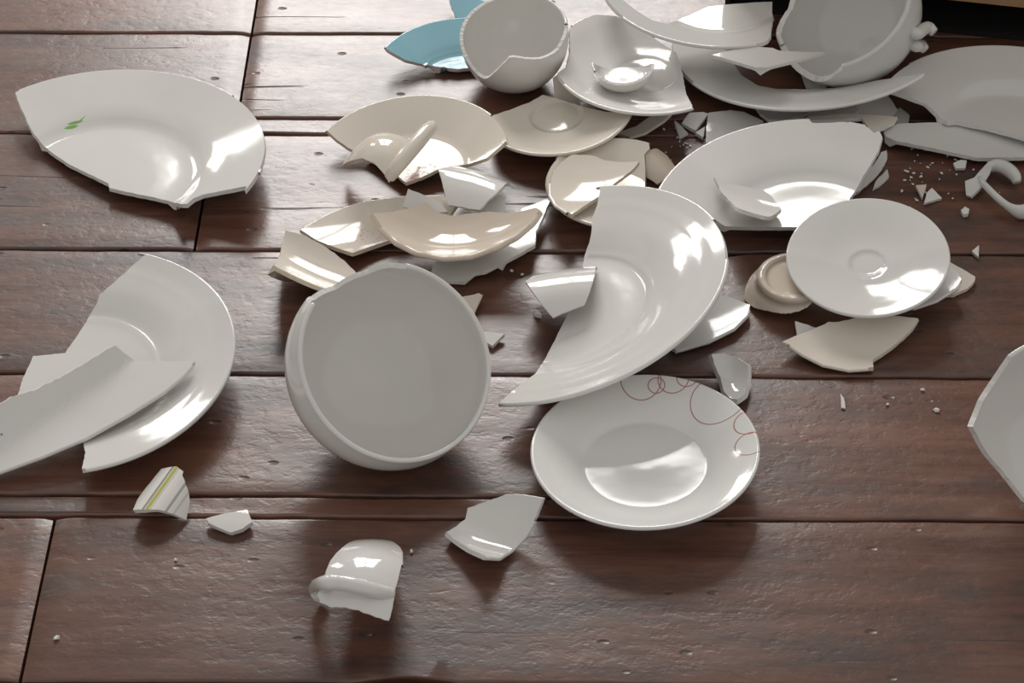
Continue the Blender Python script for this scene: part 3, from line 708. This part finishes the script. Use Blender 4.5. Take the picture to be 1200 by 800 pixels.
# smaller curved pieces
shard('L', 'bowl_shard', 'domed white shard perched on the straight break of the half plate', 'shard', Patch(k1=-22, ang=95, k2=-3, t=.0036), (658, 335), tilt=(-.10, -.12), rest=.014, z0=.04,
      outline=[(616, 329), (635, 316), (661, 307), (699, 304), (697, 320), (691, 340), (685, 357), (665, 365), (648, 372), (635, 357), (624, 342)], mat='white')
shard('M', 'plate_shard', 'shallow grey-white shard showing under the half plate', 'shard', Patch(k1=4, ang=120, t=.0036), (835, 375), tilt=(-.05, -.02), rest=0,
      outline=[(800, 372), (832, 342), (845, 345), (862, 350), (879, 357), (876, 368), (860, 384), (830, 399), (792, 410), (782, 405)], rim=[(4, 8)], mat='grey')
shard('N', 'cup_shard', 'small faceted cup shard beside the red-lined plate', 'shard', Patch(k1=45, ang=15, k2=20, t=.0045), (858, 440), tilt=(-.15, -.25), rest=0,
      outline=[(834, 415), (849, 413.5), (864, 419), (877, 428), (876, 448), (873, 461), (864, 468), (855, 466), (848, 458), (844, 442), (837, 427)], mat='white')
shard('P', 'cup_shard', 'upturned beige cup bottom with foot ring beside the saucer', 'cup', Dish('cupbase', .048, t=.0032, foot=.54, foot_h=.003), (929, 328), n=(.06, .06, -1), side='out', rest=0, z0=.02, rim_anchor=False,
      smax=[(0, .42), (45, .44), (75, .56), (100, .62), (130, .66), (150, .74), (172, .80), (190, .74), (215, .64), (250, .58), (290, .50), (320, .42)], mat='beige', body='bcream')
shard('Q1', 'plate_shard', 'white plate edge sticking out from beneath the saucer', 'shard', Patch(k1=5, ang=140, t=.0036), (1095, 335), tilt=(-.12, -.08), rest=.006,
      outline=[(1060, 335), (1090, 312), (1112, 309), (1120, 317), (1127, 327), (1121, 336), (1097, 351), (1070, 360), (1050, 360)], rim=[(4, 7)], mat='white')
shard('Q2', 'plate_shard', 'cream piece at the end of the edge under the saucer', 'shard', Patch(k1=4, ang=140, t=.0036), (1120, 328), tilt=(.05, -.10), rest=0,
      outline=[(1095, 322), (1113, 307), (1128, 315), (1143, 324), (1142, 330), (1133, 338), (1118, 345), (1100, 345)], mat='cream', body='bcream')
shard('R', 'saucer_shard', 'cream saucer segment with rim, lying in front of the saucer', 'saucer', Patch(k1=9, ang=90, k2=5, t=.0036), (995, 402), tilt=(-.02, -.16), rest=0,
      outline=[(917, 400), (941, 390), (962, 382), (971, 377), (983, 377), (1000, 373), (1016, 369), (1040, 369), (1076, 373), (1069, 385), (1058, 396), (1040, 410), (1023, 421), (1023, 430), (995, 432), (965, 426), (941, 414), (926, 404)], rim=[(13, 17)], mat='cream', body='bcream')
shard('R2', 'plate_shard', 'tiny pale corner showing behind the cream saucer segment', 'shard', Patch(t=.003), (943, 385), tilt=(0, -.3), rest=0,
      outline=[(932, 376), (957, 384), (950, 392), (934, 394)], mat='white')
shard('U', 'cup_shard', 'small curved shard with window reflection inside the shiny plate', 'shard', Patch(k1=18, ang=60, k2=4, t=.0034), (880, 235), tilt=(.05, .02), rest=.024, z0=.03,
      outline=[(837, 207), (851, 214), (875, 219), (893, 222), (905, 230), (915, 245), (909, 250), (896, 257), (880, 253), (861, 241), (845, 225)], mat='white')
Y2 = shard('Y2', 'cup_shard', 'cream cup wall piece with its straight handle on the flower saucer', 'cup', Patch(k1=-34, ang=10, k2=-20, t=.0034), (446, 170), tilt=(-.12, -.10), rest=.012, z0=.045,
      outline=[(402, 193), (403, 187), (410, 176), (418, 160), (434, 148), (454, 142), (474, 144), (486, 152), (484, 170), (474, 190), (456, 214), (450, 204), (438, 191), (424, 185), (410, 189)], root=True, mat='cream', body='bcream')
shard('Y3', 'cup_shard', 'smooth white rounded wall piece propped between the cream saucers', 'shard', Patch(k1=-24, ang=60, k2=-4, t=.0034), (560, 215), tilt=(.02, -.05), rest=.012, z0=.03,
      outline=[(514, 198), (540, 194), (570, 193), (592, 195), (606, 199), (602, 207), (586, 222), (573, 234), (562, 246), (543, 243), (525, 240), (518, 214)], mat='white')
shard('Y5', 'saucer_shard', 'thin cream rim strip peeking from under the white saucer', 'shard', Patch(k1=5, ang=120, t=.0036), (755, 147), tilt=(-.1, -.05), rest=.0,
      outline=[(722, 156), (745, 148), (765, 134), (780, 128), (789, 130), (777, 141), (755, 155), (738, 160)], rim=[(4, 7)], mat='cream', body='bcream')
shard('Y6', 'cup_shard', 'cream shard standing on edge behind the wavy saucer piece', 'shard', Patch(k1=-8, ang=0, t=.0034), (662, 105), tilt=(.1, -.9), rest=0,
      outline=[(648, 91), (656, 86), (666, 97), (678, 110), (681, 124), (665, 122), (650, 116)], mat='cream', body='bcream')
shard('Y8', 'saucer_shard', 'glossy cream piece lying inside the deep pale saucer', 'saucer', Patch(k1=5, ang=30, k2=7, t=.0034), (690, 215), tilt=(.02, -.06), rest=.017, z0=.03,
      outline=[(645, 215), (648, 201), (658, 190), (670, 181), (695, 182), (710, 188), (730, 190), (749, 189), (742, 198), (720, 215), (700, 231), (670, 251), (652, 240), (645, 228)], rim=[(11, 14)], mat='cream', body='bcream')
shard('Y9', 'cup_shard', 'small beige cup shard between the deep saucer and shiny plate', 'shard', Patch(k1=-30, ang=40, t=.0036), (773, 193), tilt=(.1, -.30), rest=0,
      outline=[(756, 176), (770, 174), (782, 182), (793, 197), (790, 202), (785, 207), (770, 216), (765, 212), (757, 207)], mat='beige', body='bcream')
M['petal'] = glaze('cream_glaze_petals', CREAM, decor=flowers([(.008, -.014, .020, (.62, .30, .30), .26), (-.012, -.022, .014, (.60, .32, .34), .30), (.024, -.008, .012, (.30, .28, .34), .24)]))
shard('Z1', 'plate_shard', 'cream plate rim piece with pink petal print', 'plate', Patch(k1=7, ang=115, k2=2, t=.0036), (430, 262), tilt=(.0, -.02), rest=0,
      outline=[(352, 269), (385, 251), (408, 242), (430, 236), (475, 230), (520, 229), (535, 240), (520, 262), (480, 275), (454, 282), (413, 296), (388, 288), (370, 281)], rim=[(0, 5)], mat='petal', body='bcream')
shard('Z2', 'bowl_shard', 'beige curved saucer piece with wavy top break, crowning a small heap', 'saucer', Patch(k1=15, ang=88, k2=10, t=.0055), (535, 268), tilt=(-.04, -.20), rest=.016, z0=.04,
      outline=[(437, 250), (460, 248), (478, 244), (499, 236), (507, 244), (514, 249), (532, 253), (550, 250), (571, 248), (592, 249), (610, 248), (628, 243), (632, 246), (622, 260), (604, 275), (580, 288), (550, 298), (520, 300), (490, 294), (466, 282), (448, 266)], rim=[(12, 20)], mat='beige', body='bcream')
shard('Z3', 'plate_shard', 'pale underside of a plate piece beneath the beige curved piece', 'shard', Patch(k1=-3, ang=110, t=.0038, foot=(math.radians(20), .004)), (575, 295), tilt=(-.12, -.03), rest=.0,
      outline=[(646, 230), (638, 250), (628, 272), (627, 287), (598, 303), (568, 318), (556, 320), (544, 330), (520, 329), (505, 321), (508, 309), (540, 285), (590, 255), (615, 243)], mat='grey')
shard('Z4', 'plate_shard', 'white triangular corner standing behind the beige curved piece', 'shard', Patch(t=.003), (495, 234), tilt=(.0, -.5), rest=.016, z0=.03,
      outline=[(472, 242), (478, 221), (496, 228), (517, 238), (525, 248), (500, 250)], mat='white')
shard('Z5', 'plate_shard', 'white square corner beside the smooth rounded wall piece', 'shard', Patch(t=.003), (580, 241), tilt=(.0, -.4), rest=.010, z0=.02,
      outline=[(560, 250), (570, 240), (580, 230), (592, 229), (592, 252)], mat='white')
shard('Z6', 'cup_shard', 'cream trough-shaped shard at the end of the petal-print piece', 'shard', Patch(k1=24, ang=55, k2=4, t=.0036, foot=(math.radians(-35), -.002)), (372, 310), tilt=(.05, -.10), rest=0,
      outline=[(335, 270), (355, 275), (379, 287), (403, 305), (418, 320), (425, 333), (412, 341), (400, 347), (388, 348), (370, 342), (362, 336), (349, 326), (328, 315), (320, 311), (328, 299), (331, 284)], mat='cream', body='bcream')
shard('AA', 'saucer_shard', 'tan rim chip half hidden behind the tipped bowl', 'shard', Patch(k1=8, ang=150, t=.003), (550, 358), tilt=(-.1, -.2), rest=0,
      outline=[(528, 351), (545, 347), (555, 345), (561, 343), (564, 345), (559, 355), (550, 375), (540, 372)], rim=[(3, 7)], mat='beige', body='bcream')
M['striped'] = glaze('white_glaze_stripes', (.76, .74, .69), decor=stripes(math.radians(-24), [(-.0062, .0011, (.30, .31, .30)), (-.0030, .0015, (.46, .43, .12)), (-.0005, .0007, (.55, .55, .5)), (.0100, .0009, (.36, .37, .36)), (.0150, .0007, (.55, .55, .52))]))
shard('F', 'cup_shard', 'small domed shard with grey and yellow stripes', 'shard', Patch(k1=-48, ang=-24, t=.0036), (190, 578), tilt=(.05, -.12), rest=0,
      outline=[(156, 597), (161, 585), (168, 575), (189, 549), (207, 546), (215, 552), (214, 557), (220, 572), (223, 588), (218, 609), (204, 602), (186, 597), (168, 597)], mat='striped')
shard('G', 'plate_shard', 'small white chip with slanted faces beside the striped shard', 'shard', Patch(k1=-12, ang=80, t=.005), (270, 610), tilt=(.0, -.12), rest=0,
      outline=[(242, 607), (256, 603), (270, 600), (290, 597), (293, 604), (296, 611), (284, 619), (271, 624), (256, 618), (244, 612)], mat='white')
Hs = shard('H', 'cup_shard', 'rounded white cup wall piece with a handle lying alone on the boards', 'cup', Patch(k1=-16, ang=80, k2=-14, t=.0034), (424, 672), tilt=(.0, -.08), rest=0, z0=.03,
      outline=[(372, 697), (376, 688), (380, 675), (388, 656), (395, 647), (404, 639), (412, 634), (420, 631), (433, 630), (447, 631), (457, 633), (463, 636), (468, 640), (471, 646), (471, 661), (465, 683), (461, 707), (456, 727), (441, 723), (420, 715), (404, 711), (388, 711), (375, 705)], rim=[(2, 14)], root=True, mat='white')
shard('I', 'bowl_shard', 'curved white wall shard with sharp corner next to the red-lined plate', 'shard', Patch(k1=40, ang=62, k2=6, t=.0036), (568, 629), tilt=(-.05, -.10), rest=0,
      outline=[(523, 623), (535, 616), (545, 608), (548, 595), (567, 589), (591, 580), (607, 579), (623, 582), (636, 584), (628, 605), (615, 627), (599, 643), (585, 652), (569, 651), (551, 643), (535, 633)], rim=[(9, 13)], mat='white')
shard('AJ', 'plate_shard', 'flat grey piece wedged behind the rim of the shiny plate', 'shard', Patch(k1=4, ang=90, t=.0036), (855, 147), tilt=(.0, -.08), rest=.002,
      outline=[(830, 132), (856, 129), (872, 131), (895, 142), (872, 156), (850, 168), (836, 169), (827, 167), (828, 148)], mat='grey')
shard('AL1', 'plate_shard', 'pale curved fragment below the long rim crescent', 'shard', Patch(k1=10, ang=90, t=.0034), (915, 131), tilt=(0, -.1), rest=.004,
      outline=[(884, 122), (907, 122), (957, 122), (953, 129), (939, 136), (918, 140), (901, 140), (891, 133)], mat='grey')
shard('AL2', 'plate_shard', 'greenish white fragment with square corner behind the shiny plate', 'shard', Patch(t=.0034), (1028, 126), tilt=(0, -.2), rest=.004,
      outline=[(1003, 122), (1020, 117), (1040, 111), (1046, 119), (1052, 129), (1046, 138), (1005, 136)], mat='white')
shard('AL3', 'plate_shard', 'dull grey fragment between the pale and greenish fragments', 'shard', Patch(k1=3, ang=90, t=.0034), (975, 131), tilt=(0, .1), rest=.010,
      outline=[(948, 131), (960, 122), (1000, 120), (1006, 128), (1000, 136), (945, 138)], mat='grey')
shard('AL4', 'plate_shard', 'dark little fragment at the tip of the glazed wedge', 'shard', Patch(t=.0034), (1056, 136), tilt=(0, -.1), rest=0,
      outline=[(1048, 130), (1055, 126), (1066, 135), (1064, 145), (1050, 145)], mat='grey')
shard('AM', 'cup_shard', 'small white chip in the gap between jug and crescent', 'shard', Patch(k1=-6, t=.0034), (953, 94), tilt=(0, -.2), rest=.0005,
      outline=[(938, 80), (948, 79), (960, 87), (972, 97), (966, 104), (955, 105), (945, 103), (941, 92)], mat='white')
# handles
def bez(pxz): return [at(x, y, z) for x, y, z in pxz]
h = REG['H'][3]
tube('handle', bez([(380, 702, .004), (373, 697, .011), (371, 688, .0195), (382, 683, h + .003), (400, 683, h + .0055), (420, 687, h + .004), (440, 692, h - .001), (458, 696, h - .010)]), [.0048, .0052, .0058, .0060, .0060, .0058, .0055, .0052], 'white', Hs)
h = REG['Y2'][3]
tube('handle', bez([(457, 207, h - .016), (464, 197, h - .006), (474, 184, h - .001), (488, 168, h + .002), (499, 155, h + .002), (506, 148, h - .002)]), [.0056, .0066, .0074, .0074, .0070, .0058], 'cream', Y2)
for (p0, p1, p2) in (((1071, 38), (1087, 32), (1095, 38)), ((1070, 52), (1079, 53), (1084, 58))):
    q, nn = hit_px('AF', *p0); dep = (q - CAM) @ FW + .012
    tube('handle_stub', [q - nn * .002, q + nn * .004, CAM + ray(*p1) * dep, CAM + ray(*p2) * (dep - .002)], [.0062, .0060, .0058, .0045], 'grey', AF)
AI = shard('AI', 'jug_shard', 'broken handle piece with two curved arms on the dusty boards', 'shard', Patch(k1=-20, ang=20, t=.004), (1145, 213), tilt=(-.1, -.25), rest=.0,
      outline=[(1131, 212), (1142, 208), (1152, 196), (1158, 190), (1164, 192), (1160, 204), (1154, 212), (1148, 221), (1138, 230), (1132, 229)], root=True, mat='grey')
tube('handle_arm', bez([(1158, 196, .007), (1168, 194, .009), (1180, 198, .010), (1189, 206, .009), (1192, 214, .006)]), [.0052, .0066, .0070, .0066, .0045], 'grey', AI, flat=.8)
tube('handle_arm', bez([(1147, 209, .010), (1156, 219, .012), (1168, 231, .012), (1182, 242, .010), (1196, 248, .008), (1212, 246, .008)]), [.0030, .0034, .0036, .0040, .0070, .0080], 'grey', AI, flat=.8)
# chips
chips = [
 ('chip of white plate with bright top by the rounded bowl rim', [(559, 390), (571, 388), (591, 391), (577, 405), (563, 396)], 'white', .004),
 ('white angular chip at the corner of the flat grey piece', [(799, 144), (808, 132), (824, 131), (830, 133), (815, 153)], 'white', .004),
 ('thin triangular chip under the straight-edged saucer', [(790, 141), (797, 146), (806, 156), (796, 161)], 'grey', .003),
 ('white blocky chip touching the side of the flat grey piece', [(815, 155), (826, 148), (824, 161)], 'white', .004),
 ('tan triangular chip among dust by the broken handle', [(1073, 217), (1086, 216), (1081, 232)], 'beige', .003),
 ('pale five-sided chip beside the tan triangular chip', [(1092, 220), (1104, 232), (1083, 238), (1086, 226)], 'white', .003),
 ('grey rounded chip beneath the glazed wedge', [(1117, 191), (1126, 187), (1133, 188), (1131, 197), (1120, 197)], 'grey', .003),
 ('small whitish pebble-like chip in front of the broken handle', [(1126, 246), (1131, 242), (1136, 245), (1134, 250), (1129, 251)], 'white', .004),
 ('lone pointed chip on bare boards right of the saucer', [(1139, 294), (1147, 287), (1147, 301)], 'white', .003),
 ('bright little chip below the domed white shard', [(626, 362), (631, 363), (635, 369), (628, 368)], 'white', .004),
 ('long white splinter alone on the boards', [(985, 461), (989, 466), (991, 478), (986, 477)], 'white', .0015),
]
for k, (lab, ol, mt, t) in enumerate(chips):
    cc = np.mean(ol, 0)
    shard('chip%d' % k, 'porcelain_chip', lab, 'chip', Patch(t=t, sp=.003), tuple(cc), tilt=(rng.uniform(-.1, .1), rng.uniform(-.2, -.05)), rest=0, outline=ol, mat=mt, z0=.004, jag=.0002)
# crumbs: a few shared chip meshes, each crumb its own object
cm = []
for k in range(5):
    r = random.Random(k + 50); n = r.choice([4, 5, 5, 6]); V = []
    for z in (0, 1):
        for i in range(n):
            a = 2 * math.pi * (i + r.uniform(-.3, .3)) / n; q = r.uniform(.6, 1.1) * (1 if z == 0 else .85)
            V.append((q * math.cos(a), q * math.sin(a) * .7, z * r.uniform(.35, .6)))
    me = bpy.data.meshes.new('porcelain_crumb')
    me.from_pydata(V, [], [tuple(range(n))[::-1], tuple(range(n, 2 * n))] + [(i, (i + 1) % n, n + (i + 1) % n, n + i) for i in range(n)])
    me.update(); me.materials.append(M['white']); cm.append(me)
def crumb(px, py, s, lab, grp):
    p = at(px, py, 0); o = link('porcelain_crumb', cm[rng.randrange(5)])
    o.location = (p[0], p[1], .0003); o.rotation_euler = (0, 0, rng.uniform(0, 6.28)); o.scale = (s, s, s)
    tag(o, lab, 'crumb', grp)
for px, py, s in [(447, 541, .0042), (502, 539, .0042), (497, 531, .002)]:
    crumb(px, py, s, 'small white crumb in the shadow under the tipped bowl', 'crumbs under the tipped bowl')
for px, py, s in [(66, 748, .003), (1097, 481, .0035), (206, 656, .002), (482, 646, .0022), (1081, 457, .0025), (600, 318, .0025), (612, 322, .002), (1040, 474, .002)]:
    crumb(px, py, s, 'single tiny crumb lying on open boards away from the heap', 'scattered crumbs on open boards')
for k in range(46):
    px, py = rng.gauss(1082, 32), rng.gauss(207, 20)
    if py < 172 or px < 1036: continue
    crumb(px, py, rng.choice([.0008, .0011, .0015, .0022]), 'tiny white crumb in the dust beneath the glazed wedge', 'crumbs beneath the glazed wedge')
for k in range(22):
    crumb(rng.uniform(775, 822), rng.uniform(150, 196), rng.choice([.001, .0015, .002]), 'tiny white crumb between the saucer pieces and shiny plate', 'crumbs beside the shiny plate')
